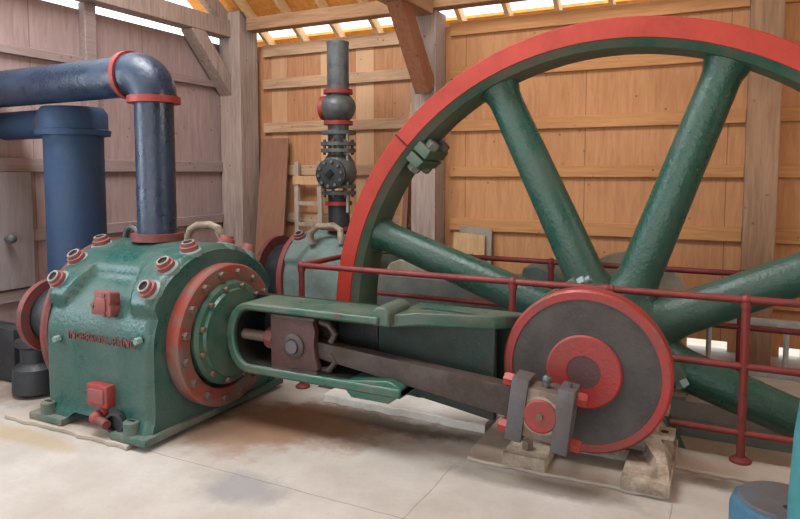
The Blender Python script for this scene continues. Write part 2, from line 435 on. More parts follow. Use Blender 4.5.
# rear head, left end
MB().lathe((-3.85, YC, ZC), (-1, 0, 0), [(.52, 0), (.57, .0), (.585, .02), (.585, .05), (.56, .06), (.3, .06)], 64).build('head_flange', 'dull_red', ct)
MB().lathe((-3.9, YC, ZC), (-1, 0, 0), [(.30, 0), (.30, .1), (.26, .2)], 48).build('tail_housing', 'black', ct)
MB().lathe((-4.05, 2.86, .63), (-1, 0, 0), [(.19, 0), (.25, 0), (.25, .05), (.24, .06), (.19, .06)], 56, close=True).build('tail_flange', 'dull_red', ct)
MB().lathe((-3.9, 2.88, .63), (-1, 0, 0), [(.2, 0), (.2, .1), (.2, .18), (.1, .2)], 40).build('tail_cover', 'black', ct)
# raised boss plate on the front
yb = 2.655
bp = MB().prism([(x, yb+.04, z) for x, z in [(-3.390, .745), (-3.380, .735), (-3.230, .735), (-3.220, .745), (-3.220, .79), (-3.232, .805), (-3.220, .82), (-3.220, .875), (-3.230, .885), (-3.350, .885), (-3.360, .875), (-3.360, .83), (-3.390, .80)]], (0, -.075, .012), .008).build('boss_plate', 'boss_red', ct)
MB().prism([(x, yb-.03, z) for x, z in [(-3.355, .775), (-3.255, .775), (-3.255, .855), (-3.330, .855)]], (0, -.016, 0), .006).build('raised_pad', 'boss_red', bp)
for x, z in ((-3.270, .755), (-3.270, .872), (-3.370, .80)):
    MB().cyl((x, yb-.025, z), (x, yb-.045, z), .012, n=10).build('screw', 'bolt', bp)
# lettering, raised and red
cu = bpy.data.curves.new('lettering', 'FONT'); cu.body = 'INGERSOLL-RAND'; cu.size = .072; cu.extrude = .004; cu.align_x = 'CENTER'; cu.resolution_u = 3
cu.space_character = 1.05
tmp = bpy.data.objects.new('tmp', cu); col.objects.link(tmp)
dg = bpy.context.evaluated_depsgraph_get(); me = bpy.data.meshes.new_from_object(tmp.evaluated_get(dg))
bpy.data.objects.remove(tmp)
wd = max(v.co.x for v in me.vertices)-min(v.co.x for v in me.vertices)
me.transform(Matrix.Translation((-3.305, 2.618, .578)) @ Matrix.Rotation(PI/2, 4, 'X') @ Matrix.Diagonal((.585/wd, 1.0, 1, 1)))
me.transform(Matrix.Translation(-world_loc(ct))); me.materials.clear(); me.materials.append(M['dull_red'])
lt = bpy.data.objects.new('lettering', me); col.objects.link(lt); lt.parent = ct
# small plugs beside the lettering
for x, z in ((-3.7, .56), (-2.99, .63)):
    MB().hexn((x, 2.63, z), (0, -1, 0), .022, .04).build('plug', 'cap_white', ct)
# drain cover, valve and pipe between the feet
dc = MB().box((-3.40, 2.575, .20), (-3.22, 2.68, .335), .014).build('drain_cover', 'red', ct)
MB().box((-3.375, 2.565, .225), (-3.245, 2.585, .31), .008).build('raised_panel', 'boss_red', dc)
dv = MB().cyl((-3.31, 2.60, .13), (-3.31, 2.68, .21), .03, n=16).sphere((-3.32, 2.58, .135), .042).build('drain_valve', 'red', ct)
MB().tube([(-3.31, 2.575, .13), (-3.25, 2.57, .12), (-3.21, 2.56, .115)], .028, 14).build('drain_pipe', 'dull_red', ct)
MB().lathe((-3.19, 2.64, .12), (.2, -1, 0), [(.035, 0), (.065, .02), (.065, .06), (.05, .062), (.045, .03)], 24).build('drain_mouth', 'black', ct)

# rear twin, partly hidden by the flywheel
rt = thing('compressor_cylinder', (-3.5, 5.6, .03),
           'dusty pale green cylinder behind the flywheel, pink flange on its left end', 'cylinder')
YR, ZR = 5.62, .52
cylinder_body(-3.9, -2.93, YR, ZR, .46, .04, .07, 60, .44).build('body', 'pale_green', rt, ang=50)
MB().box((-3.9, 5.1, .03), (-2.95, 6.14, .075), .01).build('foot', 'pale_green', rt)
for x in (-3.82, -3.0):
    for a in (62, 100):
        ra = math.radians(a); d = V(0, -math.cos(ra), math.sin(ra))
        valve_boss(rt, V(x, YR+d.y*.49, ZR+d.z*.47), d, .9)
MB().lathe((-3.89, YR, ZR), (-1, 0, 0), [(.43, 0), (.475, 0), (.475, .055), (.44, .06), (.2, .06)], 56).build('head_flange', 'boss_red', rt)
MB().lathe((-3.94, YR, ZR), (-1, 0, 0), [(.36, 0), (.36, .12), (.30, .30)], 40).build('tail_housing', 'black', rt)
MB().lathe((-4.24, YR, ZR), (-1, 0, 0), [(.3, 0), (.40, 0), (.40, .05), (.3, .05)], 48, close=True).build('tail_flange', 'dull_red', rt)
MB().lathe((-4.2, YR, ZR), (-1, 0, 0), [(.3, 0), (.3, .1), (.1, .12)], 32).build('tail_cover', 'black', rt)
MB().tube([(-3.62, 5.3, .9), (-3.62, 5.28, 1.0), (-3.55, 5.3, 1.07), (-3.4, 5.35, 1.08), (-3.33, 5.36, 1.04), (-3.32, 5.36, .9)], .032, 12).build('bypass_pipe', 'tan_iron', rt)
MB().tube([(-3.1, 5.25, .88), (-3.02, 5.2, .98), (-2.9, 5.18, 1.06), (-2.8, 5.2, 1.1)], .035, 12).build('drain_pipe', 'pale_green', rt)

# ------------------------------------------------------------------ engine frame (front)
ft = thing('engine_frame', (-1.9, 3.3, .05), 'green cast iron engine frame with open guides between the front cylinder and crank disc', 'frame')
GZ = .56
# bolted round flange and bell
bl = MB().lathe((-2.86, YC, ZC+.02), (1, 0, 0), [(.2, -.04), (.335, -.04), (.335, .03), (.315, .05), (.285, .055), (.275, .072), (.2, .074), (.04, .074), (.04, -.04)], 64, close=True).build('bell_flange', 'frame_green', ft)
for i in range(12):
    a = 2*PI*(i+.5)/12; MB().hexn(V(-2.808, YC+.302*math.cos(a), ZC+.02+.302*math.sin(a)), (1, 0, 0), .018, .026).build('bolt', 'bolt', bl)
# the two slide bars joined by a round end (a U lying on its side)
def U(y0, y1, x_end_t, x_end_b, zi_t, zo_t, zi_b, zo_b, m, name):
    pts = [(x_end_t, zo_t), (-2.62, zo_t)]
    ci = (-2.62, (zi_t+zi_b)/2); ro = (zo_t-zo_b)/2; ri = (zi_t-zi_b)/2; co = (-2.62, (zo_t+zo_b)/2)
    pts += [(co[0]-.17*math.sin(t)*1.0, co[1]+ro*math.cos(t)) for t in [PI*i/18 for i in range(1, 18)]]
    pts += [(-2.62, zo_b), (x_end_b, zo_b), (x_end_b, zi_b), (-2.62, zi_b)]
    pts += [(ci[0]-.11*math.sin(t), ci[1]-ri*math.cos(t)) for t in [PI*i/18 for i in range(1, 18)]]
    pts += [(-2.62, zi_t), (x_end_t, zi_t)]
    return MB().prism([(x, y0, z) for x, z in pts], (0, y1-y0, 0)).build(name, m, ft, bevel=.012)
U(3.14, 3.415, -1.71, -1.60, .738, .76, .395, .417, 'shade_black', 'guide_shade_liner') if False else None
U(3.12, 3.42, -1.70, -1.56, .75, .795, .405, .35, 'frame_green', 'slide_guide')
MB().prism([(-1.95, 3.13, .35), (-1.56, 3.13, .35), (-1.56, 3.13, .41), (-1.64, 3.13, .44), (-1.95, 3.13, .405)], (0, .28, 0)).build('guide_toe', 'frame_green', ft, bevel=.008)
MB().prism([(-1.88, 3.13, .31), (-1.64, 3.13, .31), (-1.58, 3.13, .352), (-1.92, 3.13, .352)], (0, .28, 0)).build('guide_toe', 'frame_green', ft, bevel=.008)
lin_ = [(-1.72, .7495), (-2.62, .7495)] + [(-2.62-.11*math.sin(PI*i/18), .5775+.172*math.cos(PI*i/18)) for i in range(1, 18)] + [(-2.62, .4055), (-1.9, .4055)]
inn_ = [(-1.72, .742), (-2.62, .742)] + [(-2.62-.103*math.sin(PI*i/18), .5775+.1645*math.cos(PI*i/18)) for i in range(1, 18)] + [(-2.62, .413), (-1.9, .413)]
MB().prism([(x, 3.145, z) for x, z in lin_ + inn_[::-1]], (0, .27, 0)).build('guide_shade_liner', 'shade_black', ft)  # thin sheet added to paint shade inside the guides
# raised end of the top bar
MB().prism([(-1.75, 3.14, .785), (-1.745, 3.14, .825), (-1.72, 3.14, .85), (-1.67, 3.14, .85), (-1.64, 3.14, .825), (-1.64, 3.14, .74), (-1.75, 3.14, .74)], (0, .28, 0)).build('guide_end_block', 'frame_green', ft, bevel=.012)
# girder web on to the main bearing
MB().prism([(x, 3.42, z) for x, z in [(-2.78, .79), (-1.86, .79), (-1.86, .30), (-2.0, .30), (-2.78, .35)]], (0, .05, 0)).build('shaded_web', 'shade_black', ft, bevel=.008)  # left part of the web, its shade painted near-black
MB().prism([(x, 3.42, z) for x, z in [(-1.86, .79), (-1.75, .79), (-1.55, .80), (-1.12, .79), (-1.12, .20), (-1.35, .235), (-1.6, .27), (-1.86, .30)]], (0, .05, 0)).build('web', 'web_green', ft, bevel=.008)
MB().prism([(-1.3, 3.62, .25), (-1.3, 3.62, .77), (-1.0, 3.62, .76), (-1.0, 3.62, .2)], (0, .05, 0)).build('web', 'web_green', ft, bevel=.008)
MB().prism([(-1.66, 3.2, .80), (-1.5, 3.22, .825), (-1.12, 3.42, .80), (-1.0, 3.63, .775), (-1.0, 3.7, .775), (-1.66, 3.6, .80)], (0, 0, -.075)).build('top_flange', 'frame_green', ft, bevel=.01)
MB().box((-1.06, 3.62, .03), (-1.0, 3.9, .6)).build('foot', 'web_green', ft)
MB().box((-1.98, 3.115, .775), (-1.93, 3.13, .79)).build('oil_hole', 'dull_red', ft)

# crosshead with piston rod
ch = thing('crosshead', (-2.29, 3.2, .40), 'rusty red crosshead block with a round pin, sliding between the green guide bars', 'crosshead')
chb = MB().prism([(-2.44, 3.14, .41), (-2.13, 3.14, .41), (-2.11, 3.14, .44), (-2.13, 3.14, .50), (-2.14, 3.14, .58), (-2.13, 3.14, .66), (-2.15, 3.14, .735), (-2.44, 3.14, .735)], (0, .05, 0), .008)
chb.prism([(-2.44, 3.33, .41), (-2.13, 3.33, .41), (-2.13, 3.33, .735), (-2.44, 3.33, .735)], (0, .06, 0), .008)
chb.box((-2.46, 3.15, .41), (-2.38, 3.35, .735), .008)
chb.build('body', 'xhead', ch)
MB().lathe((-2.28, 3.14, GZ), (0, -1, 0), [(.075, -.02), (.075, .012), (.06, .02), (.045, .02), (.04, .008)], 32).build('pin_collar', 'rod', ch)
MB().cyl((-2.28, 3.36, GZ), (-2.28, 3.11, GZ), .04, n=24).build('pin', 'steel', ch)
MB().cyl((-2.86, 3.22, GZ+.01), (-2.45, 3.22, GZ+.01), .034, n=20).build('piston_rod', 'brass', ch)
MB().lathe((-2.46, 3.22, GZ+.01), (-1, 0, 0), [(.075, 0), (.075, .04), (.06, .07), (.05, .075)], 8).build('rod_nut', 'dull_red', ch)
MB().box((-2.44, 3.13, .402), (-2.11, 3.38, .42)).build('slipper', 'rod', ch)
MB().box((-2.44, 3.13, .725), (-2.13, 3.38, .741)).build('slipper', 'rod', ch)

for z, k in ((.66, 1), (.47, -1)):
    MB().tube([(-2.13, 3.2, z+.05*k), (-2.06, 3.19, z+.04*k), (-2.02, 3.19, z-.01*k), (-2.05, 3.19, z-.06*k)], .02, 10).build('fork_lip', 'rod', ch)

# connecting rod
P0, P1 = V(-2.28, 3.22, GZ), V(-.79, 3.25, .385)
cr = thing('connecting_rod', tuple(P0), 'long dark steel connecting rod running down from the crosshead to the crank pin', 'connecting rod')
dx = (P1-P0).normalized(); dz = V(0, -1, 0).cross(dx).normalized()*-1
if dz.z < 0: dz = -dz
dy = dx.cross(dz).normalized()
if dy.y > 0: dy = -dy                                    # dy faces the viewer
def RP(a, b, c): return P0+dx*a+dz*b+dy*c
Lr = (P1-P0).length
sh = MB()
a0, a1 = .03, Lr-.12
for cc in (1,):
    A = [RP(a0, .045, -.04), RP(a1, .085, -.05), RP(a1, -.085, -.05), RP(a0, -.045, -.04)]
    sh.prism(A, dy*.085, .006)
sh.build('shank', 'rod', cr)
MB().lathe(P0-dy*.055, dy, [(.088, 0), (.088, .11)], 28).build('small_end', 'rod', cr)
MB().tube([RP(.1, .07, .05), RP(.125, .03, .055), RP(.13, -.02, .055), RP(.105, -.06, .05)], .012, 8).build('oil_tube', 'bolt', cr)
# big end: two strap blocks, brasses, cap, nuts, oil cup
be = MB()
for s_ in (-1, 1):
    lo, hi = (-.165, -.078) if s_ < 0 else (.068, .152)
    be.prism([RP(Lr+lo, -.165, -.03), RP(Lr+hi, -.165, -.03), RP(Lr+hi, .165, -.03), RP(Lr+lo, .165, -.03)], dy*.15, .008)
be.build('strap', 'steel', cr)
MB().prism([RP(Lr-.09, -.13, -.03), RP(Lr+.08, -.13, -.03), RP(Lr+.08, .13, -.03), RP(Lr-.09, .13, -.03)], dy*.138, .012).build('brass_block', 'brass', cr)
MB().lathe(RP(Lr, 0, .05), dy, [(.085, 0), (.098, 0), (.098, .06), (.085, .06)], 36, close=True).build('brass_ring', 'tan_iron', cr)
cp = MB().lathe(RP(Lr, 0, .04), dy, [(.086, 0), (.086, .075), (.078, .082)], 36).build('pin_cap', 'red', cr)
MB().lathe(RP(Lr, 0, .12), dy, [(.02, 0), (.018, .012)], 6).build('centre_stud', 'bolt', cp)
for a_, s_, m_ in ((-.165, -1, .125), (-.165, -1, -.125), (.150, 1, .115), (.150, 1, -.125)):
    MB().lathe(RP(Lr+a_, m_, .045), dx*s_, [(.036, 0), (.036, .045), (.03, .055)], 6).build('nut', 'red', cr)
MB().cyl(RP(Lr-.005, .12, .04), RP(Lr-.005, .165, .04), .02, n=12).sphere(RP(Lr-.005, .17, .04), .024, n=12).build('oil_cup', 'iron', cr)
MB().cyl(RP(Lr+.11, .16, .05), RP(Lr+.11, .185, .05), .014, n=10).build('grease_stud', 'iron', cr)

# ------------------------------------------------------------------ crank discs and shaft line
CX, CZ = -.63, .545
def crank_disc(y, s, label):
    """s = -1: the face looks to the viewer"""
    t = thing('crank_disc', (CX, y, CZ-.46), label, 'crank disc')
    d = V(0, s, 0); o = V(CX-.015, y, CZ-.012); R = .443
    MB().lathe(o, d, [(.392, .06), (.392, .118), (R-.012, .12), (R, .108), (R, 0), (.1, 0), (.1, .06)], 96, close=True).build('rim', 'red' if s < 0 else 'hood', t)
    MB().lathe(o, d, [(.1, .08), (.1, .105), (.391, .112), (.391, .08)], 96, close=True).build('face', 'disc' if s < 0 else 'rear_grey', t)
    MB().lathe(o, d, [(.09, .1), (.09, .125), (.19, .125), (.2, .118), (.2, .1)], 64, close=True).build('hub_ring', 'red', t)
    MB().lathe(o, d, [(.092, .1), (.092, .122), (.0, .122)], 40, caps=False).build('shaft_end', 'hub_dark', t)
    return t
crank_disc(3.6, -1, 'round dark grey crank disc with red rim and red hub ring at the front')
crank_disc(5.27, 1, 'rear crank disc with a pale worn rim, mostly hidden behind the wheel hub')
cd = [o for o in col.objects if o.name.startswith('crank_disc')][0]
MB().cyl((P1.x, 3.5, P1.z), (P1.x, 3.19, P1.z), .07, n=28).build('crank_pin', 'steel', cd)

# main bearing pedestals
def pedestal(y0, y1, yf, s, label):
    t = thing('bearing_pedestal', (CX, (y0+y1)/2, .02), label, 'bearing pedestal')
    MB().prism([(CX-.36, y0, .09), (CX+.34, y0, .09), (CX+.24, y0, .36), (CX+.18, y0, .6), (CX+.1, y0, .72), (CX-.1, y0, .72), (CX-.18, y0, .6), (CX-.26, y0, .36)], (0, y1-y0, 0)).build('housing', 'tan_iron', t, bevel=.012)
    ya, yb = (yf, y1) if s < 0 else (y0, yf)
    MB().box((CX-.40, ya, .02), (CX-.17, yb, .09), .006).box((CX+.21, ya, .02), (CX+.44, yb, .09), .006).box((CX-.3, y0, .02), (CX+.3, y1, .085)).build('base_plate', 'tan_iron', t)
    k = 1 if s < 0 else -1
    yd, yr = (3.64, 3.85) if s < 0 else (5.2, 4.98)
    sec = [(.085, .20, .432, -.32), (.11, .21, .428, -.26), (.14, .22, .41, -.18), (.18, .23, .385, -.085), (.23, .22, .35, -.03), (.30, .2, .31, -.01), (.38, .17, .275, 0), (.46, .12, .25, 0)]
    fm = MB(); rows = []
    for z, xa, xb, b in sec:
        yf_ = yd+k*b
        rows.append([fm.b.verts.new(V(CX+x, y, z)) for x, y in ((max(xa, xb-.05-.04*(b > -.1)), yf_), (xb, yf_), (xb-.01, yr), (xa, yr))])
    for A, B in zip(rows, rows[1:]):
        for i in range(4): fm.poly((A[i], A[(i+1) % 4], B[(i+1) % 4], B[i]))
    fm.poly(rows[0][::-1]); fm.poly(rows[-1])
    fm.build('corner_web', 'tan_iron', t, ang=50)
    for zl, xe, yy0 in ((.20, .435, yd-.06*k), (.30, .40, yd+.02*k)):
        lg = MB().prism([(CX+.24, yy0, zl), (CX+xe, yy0, zl), (CX+xe, yy0+.14*k, zl), (CX+.24, yy0+.14*k, zl)], (0, 0, .022), .004).build('lug', 'tan_iron', t)
        MB().cyl((CX+xe-.05, yy0+.06*k, zl+.015), (CX+xe-.05, yy0+.06*k, zl+.024), .02, n=12).build('hole', 'hole', lg)
    for x, yy in ((CX-.29, ya+.1), (CX+.40, yb-.06)):
        MB().hexn((x, yy, .094), (0, 0, 1), .034, .045).build('anchor_nut', 'bolt', t)
    return t
pedestal(3.64, 3.9, 3.3, -1, 'dusty tan iron bearing pedestal bolted to the slab under the front crank disc')
pedestal(4.94, 5.2, 5.5, 1, 'rear iron bearing pedestal half hidden behind the flywheel hub')

# ------------------------------------------------------------------ flywheel
WY, WZ = 4.41, .51
fw = thing('flywheel', (CX, WY, WZ-2.03), 'huge spoked green flywheel with a red face, standing in its floor pit', 'flywheel')
R0 = 2.03
MB().lathe((CX, 4.22, WZ), (0, 1, 0), [(1.905, .002), (R0, .002), (R0, .38), (1.905, .38), (1.86, .34), (1.845, .19), (1.86, .05)], 160, close=True).build('rim', 'rim_green', fw, ang=30)
MB().lathe((CX, 4.21, WZ), (0, 1, 0), [(1.905, .014), (1.908, 0), (R0-.004, 0), (R0+.001, .004), (R0+.001, .03), (R0-.01, .03)], 160, close=True).build('rim_face', 'wheel_red', fw, ang=30)
for k in range(8):
    a = math.radians(25.5+45*k); d = V(math.cos(a), 0, math.sin(a)); q = V(-math.sin(a), 0, math.cos(a)); yv = V(0, 1, 0)
    def ring_r(t):
        base = .136-.024*t
        return base + .07*(1-sstep(.0, .16, t)) + .028*sstep(.93, 1.0, t)
    m = MB()
    def sp(u, v, d=d, q=q):
        t = v; rad = .2+(1.86-.2)*t; r_ = ring_r(t); th = 2*PI*u
        return V(CX, WY, WZ)+d*rad+q*(r_*math.cos(th))+yv*(r_*.86*math.sin(th))
    m.grid(sp, 28, 36); bmesh.ops.remove_doubles(m.b, verts=m.b.verts, dist=1e-4)
    m.build('spoke', 'green', fw, ang=60)
MB().lathe((CX, WY-.24, WZ), (0, 1, 0), [(.14, 0), (.25, 0), (.29, .03), (.30, .08), (.36, .14), (.37, .24), (.36, .34), (.30, .40), (.29, .45), (.25, .48), (.14, .48)], 56, close=True).build('hub', 'green', fw)
MB().cyl((CX, 3.62, CZ-.015), (CX, 5.25, CZ-.015), .14, n=40).build('shaft', 'steel', fw)
# clamp bolts on the hub
def clamp(x, z, ang, dy_=-.26):
    c = V(CX+x, WY+dy_, WZ+z); a = math.radians(ang); d = V(math.cos(a), 0, math.sin(a))
    b = MB().bar(c-d*.12, c+d*.12, .12, .10, (0, 1, 0), .012).build('hub_clamp', 'rim_green', fw)
    MB().hexn(c+d*.12, d, .045, .05).cyl(c+d*.16, c+d*.2, .026, n=12).build('nut', 'bright_bolt', b)
    MB().hexn(c-d*.12, -d, .045, .05).build('nut', 'bright_bolt', b)
clamp(-.27, .31, 35); clamp(.35, -.05, 125); clamp(-.34, -.26, 125)
# split joint lugs inside the rim, with bolts
for th in (138, 318):
    a = math.radians(th); d = V(math.cos(a), 0, math.sin(a)); q = V(-math.sin(a), 0, math.cos(a)); c = V(CX, 0, WZ)+d*1.80
    for s_ in (-1, 1):
        b = MB()
        e0 = c+q*(.008 if s_ > 0 else -.008); e1 = c+q*(.085 if s_ > 0 else -.085)
        b.prism([V(p.x, 4.235, p.z) for p in (e0-d*.055, e1-d*.045, e1+d*.07, e0+d*.07)], (0, .35, 0), .012)
        ob = b.build('joint_lug', 'rim_green', fw)
        for yy in (4.31, 4.50):
            p = V(e1.x, yy, e1.z)-d*.005
            MB().hexn(p, q*s_, .05, .05).build('nut', 'rear_grey', ob)
    b = MB()
    p0 = V(CX, 4.207, WZ)+d*1.91; p1 = V(CX, 4.207, WZ)+d*2.03
    b.bar(p0, p1, .007, .01, (0, 1, 0)); b.build('joint_line', 'hole', fw)

# ------------------------------------------------------------------ rear engine frame
rf = thing('engine_frame', (-1.8, 5.55, .03), 'grey dusty rear engine frame with a pale hood, seen through the flywheel spokes', 'frame')
MB().prism([(-2.98, 5.28, .30), (-2.98, 5.28, .66), (-1.9, 5.28, .66), (-1.0, 5.28, .63), (-1.0, 5.28, .06), (-1.25, 5.28, .06), (-1.35, 5.28, .30)], (0, .6, 0)).build('girder', 'rear_grey', rf, bevel=.02)
MB().prism([(-2.82, 5.3, .66), (-2.76, 5.3, .76), (-2.66, 5.3, .80), (-2.48, 5.3, .80), (-2.1, 5.3, .70), (-1.95, 5.3, .66)], (0, .5, 0)).build('hood', 'hood', rf, bevel=.015)
MB().prism([(-1.55, 5.32, .63), (-1.5, 5.32, .80), (-1.38, 5.32, .82), (-1.1, 5.32, .70), (-1.05, 5.32, .63)], (0, .4, 0)).build('splash_cover', 'pale_green', rf, bevel=.015)

# ------------------------------------------------------------------ pipes
def elbow(c, r, R, a0=0, n=14):
    """quarter bend in the X-Z plane, from vertical (below) to horizontal (towards -X)"""
    return [V(c[0]+R*math.cos(math.radians(90*i/n)), c[1], c[2]+R*math.sin(math.radians(90*i/n))) for i in range(n+1)]
sp_ = thing('steam_pipe', (-3.46, 3.22, 1.19), 'thick black pipe, coloured bluish for haze, rising from the front cylinder and elbowing left, red collars', 'pipe')
px = -3.465
MB().cyl((px, 3.22, 1.14), (px, 3.22, 2.1), .128, n=40).build('riser', 'pipe', sp_)
MB().tube([(px, 3.22, 2.085)] + elbow((px-.16, 3.22, 2.10), .14, .16) + [(px-.24, 3.22, 2.26)], [.150]*17, 36).build('elbow', 'pipe', sp_)
MB().cyl((px-.26, 3.22, 2.255), (XL-.0, 3.22, 2.245), .14, n=40).build('horizontal_run', 'pipe', sp_)
MB().lathe((px, 3.22, 2.06), (0, 0, 1), [(.12, 0), (.172, 0), (.172, .045), (.12, .045)], 48, close=True).build('collar', 'red', sp_)
MB().lathe((px-.20, 3.22, 2.26), (-1, 0, .03), [(.13, 0), (.166, 0), (.166, .04), (.13, .04)], 48, close=True).build('collar', 'red', sp_)
MB().lathe((px, 3.22, 1.135), (0, 0, 1), [(.12, .0), (.17, 0), (.17, .05), (.12, .05)], 48, close=True).build('foot_flange', 'dull_red', sp_)
# wider dark pipe behind it
ep = thing('exhaust_pipe', (-4.55, 3.42, 0), 'fat dark vertical pipe, coloured bluish for haze, against the left wall, behind the elbowed pipe', 'pipe')
ex, ey = -4.55, 3.42
MB().cyl((ex, ey, 0), (ex, ey, 1.95), .215, n=48).build('riser', 'duct', ep)
MB().lathe((ex, ey, 1.88), (0, 0, 1), [(.21, 0), (.265, .0), (.27, .04), (.25, .05), (.25, .17), (.22, .215), (.1, .22)], 48).build('tee_cap', 'duct', ep)
MB().cyl((ex, ey, 1.985), (XL+.01, ey, 1.98), .115, n=36).build('branch', 'duct', ep)
MB().lathe((ex-.235, ey, 1.985), (-1, 0, 0), [(.11, 0), (.14, 0), (.14, .03), (.11, .03)], 40, close=True).build('collar', 'dull_red', ep)
MB().lathe((ex, ey, 0), (0, 0, 1), [(.21, 0), (.29, 0), (.29, .04), (.21, .04)], 48, close=True).build('foot_flange', 'duct', ep)

# ball-valve riser on the rear cylinder
vx, vy = -3.46, 5.55
bv = thing('valve_riser', (vx, vy, 1.0), 'tall grey iron pipe with a ball body and flanged valve rising behind the flywheel', 'pipe')
MB().cyl((vx, vy, 2.36), (vx, vy, 2.86), .108, n=32).lathe((vx, vy, 2.855), (0, 0, 1), [(.108, 0), (.112, .0), (.112, .02), (.08, .02)], 32).build('top_pipe', 'iron', bv)
for z in (2.37, 2.065):
    MB().lathe((vx, vy, z), (0, 0, 1), [(.10, 0), (.145, 0), (.145, .04), (.10, .04)], 8 if z < 0 else 32, close=True).build('collar', 'red', bv)
bb = MB().sphere((vx, vy, 2.235), .175, (1, 1, .92), 36).build('ball_body', 'iron', bv)
MB().lathe((vx-.11, vy-.02, 2.235), (-1, -.1, 0), [(.10, -.03), (.12, .035), (.12, .055), (.07, .06)], 28).build('side_cap', 'red', bb)
MB().cyl((vx, vy, 1.45), (vx, vy, 2.08), .105, n=32).lathe((vx, vy, 1.45), (0, 0, 1), [(.11, 0), (.16, .06), (.185, .15), (.16, .25), (.11, .32)], 32).build('valve_body', 'iron', bv)
for z in (1.97, 1.86, 1.795, 1.44, 1.375):
    fl = MB().lathe((vx, vy, z), (0, 0, 1), [(.1, 0), (.175, 0), (.175, .035), (.1, .035)], 36, close=True).build('flange', 'iron', bv)
    if z in (1.86, 1.44):
        for i in range(8):
            a = 2*PI*i/8+.2; MB().cyl((vx+.15*math.cos(a), vy+.15*math.sin(a), z-.09), (vx+.15*math.cos(a), vy+.15*math.sin(a), z+.06), .014, n=8).build('bolt', 'bolt', fl)
dn = V(.2, -.97, 0).normalized()
hf = MB().lathe(V(vx, vy, 1.58)+dn*.1, dn, [(.11, 0), (.115, .1), (.15, .1), (.15, .135), (.135, .14), (.06, .15)], 36).build('bonnet', 'black', bv)
u_, w_, _ = frame(dn)
for i in range(10):
    a = 2*PI*i/10; MB().hexn(V(vx, vy, 1.58)+dn*.238+(u_*math.cos(a)+w_*math.sin(a))*.118, dn, .018, .022).build('bolt', 'iron', hf)
MB().bar(V(vx, vy, 1.58)+dn*.26-u_*.04, V(vx, vy, 1.58)+dn*.26+u_*.04, .05, .03, dn).build('stem', 'hole', hf)
MB().cyl((vx, vy, 1.0), (vx, vy, 1.40), .108, n=32).build('lower_pipe', 'black', bv)
for z in (1.27, 1.02):
    MB().lathe((vx, vy, z), (0, 0, 1), [(.1, 0), (.135, 0), (.135, .035), (.1, .035)], 32, close=True).build('collar', 'red', bv)
MB().cyl((vx+.13, vy-.05, 1.2), (vx+.13, vy-.05, 2.0), .014, n=10).build('tie_rod', 'alu', bv)

# small pipe bends by the front cylinder
def bend(name, pts, r, m, label, cat):
    o = MB().tube(pts, r, 14).build(name, m, None, origin=pts[0]); return tag(o, label, cat)
bend('pipe_bend', [(-3.93, 3.35, 1.02), (-3.93, 3.35, 1.13), (-3.91, 3.35, 1.18), (-3.87, 3.35, 1.205), (-3.82, 3.35, 1.19), (-3.78, 3.35, 1.13), (-3.76, 3.35, 1.0)], .022, 'iron', 'small grey bent pipe on the cylinder top left of the riser', 'pipe')
bend('pipe_bend', [(-3.86, 3.9, .02), (-3.86, 3.9, 1.08), (-3.83, 3.9, 1.14), (-3.76, 3.9, 1.175), (-3.63, 3.9, 1.185), (-3.54, 3.9, 1.16), (-3.49, 3.9, 1.08), (-3.48, 3.9, .9), (-3.48, 3.9, .02)], .03, 'tan_iron', 'dusty bent pipe behind the cylinder right of the riser', 'pipe')

# ------------------------------------------------------------------ guard railing around the pit
gr = thing('guard_railing', (-.6, 4.42, .05), 'red pipe guard railing with posts around the flywheel pit', 'railing')
RX0, RX1, RYF, RYB = -2.77, 1.62, 3.92, 4.92
rr = .021
for y in (RYF, RYB):
    MB().cyl((RX0, y, .915), (RX1, y, .915), rr, n=14).build('top_rail', 'rail_red', gr)
    MB().cyl((RX0, y, .55), (RX1, y, .55), rr*.95, n=14).build('mid_rail', 'rail_red', gr)
for x in (RX0, RX1):
    MB().cyl((x, RYF, .915), (x, RYB, .915), rr, n=14).build('end_rail', 'rail_red', gr)
MB().cyl((-.24, RYF, .18), (RX1, RYF, .18), rr*.9, n=14).build('low_rail', 'rail_red', gr)
for y in (RYF, RYB):
    for x in (RX0, -1.17, .122, RX1):
        z0 = .02 if (y == RYF and x > RX0) or x == -1.17 else 0.0
        p = MB().cyl((x, y, z0), (x, y, .915), rr*1.05, n=14).build('post', 'rail_red', gr)
        MB().lathe((x, y, z0), (0, 0, 1), [(.055, 0), (.055, .012), (.03, .03)], 16).build('base_flange', 'rail_red', p)
        MB().sphere((x, y, .915), .031, n=14).cyl((x, y, .87), (x, y, .91), .028, n=12).build('fitting', 'rail_red', p)
MB().sphere((-.6, RYF, .915), .031, n=14).cyl((-.635, RYF, .915), (-.565, RYF, .915), .028, n=12).build('coupling', 'rail_red', gr)

# ------------------------------------------------------------------ loose things along the walls
wl = thing('wooden_ladder', (-4.19, 6.1, 0), 'grey weathered wooden ladder leaning on the boarded wall behind the rear cylinder', 'ladder')
la, lb = V(-4.36, 6.10, 0), V(-4.50, 6.30, 1.72); ra_, rb_ = V(-4.02, 6.10, 0), V(-4.19, 6.30, 1.72)
MB().bar(la, lb, .055, .04, (0, 1, 0)).build('side_rail', 'ladder_wood', wl); MB().bar(ra_, rb_, .055, .04, (0, 1, 0)).build('side_rail', 'ladder_wood', wl)
for t in (.14, .30, .44, .58, .72):
    MB().bar(la.lerp(lb, t), ra_.lerp(rb_, t), .035, .045, (0, 0, 1)).build('rung', 'ladder_wood', wl)
MB().bar(la.lerp(lb, .875)-V(.03, .03, 0), ra_.lerp(rb_, .875)+V(.03, -.03, 0), .03, .10, (0, 0, 1)).build('top_board', 'light_wood', wl)
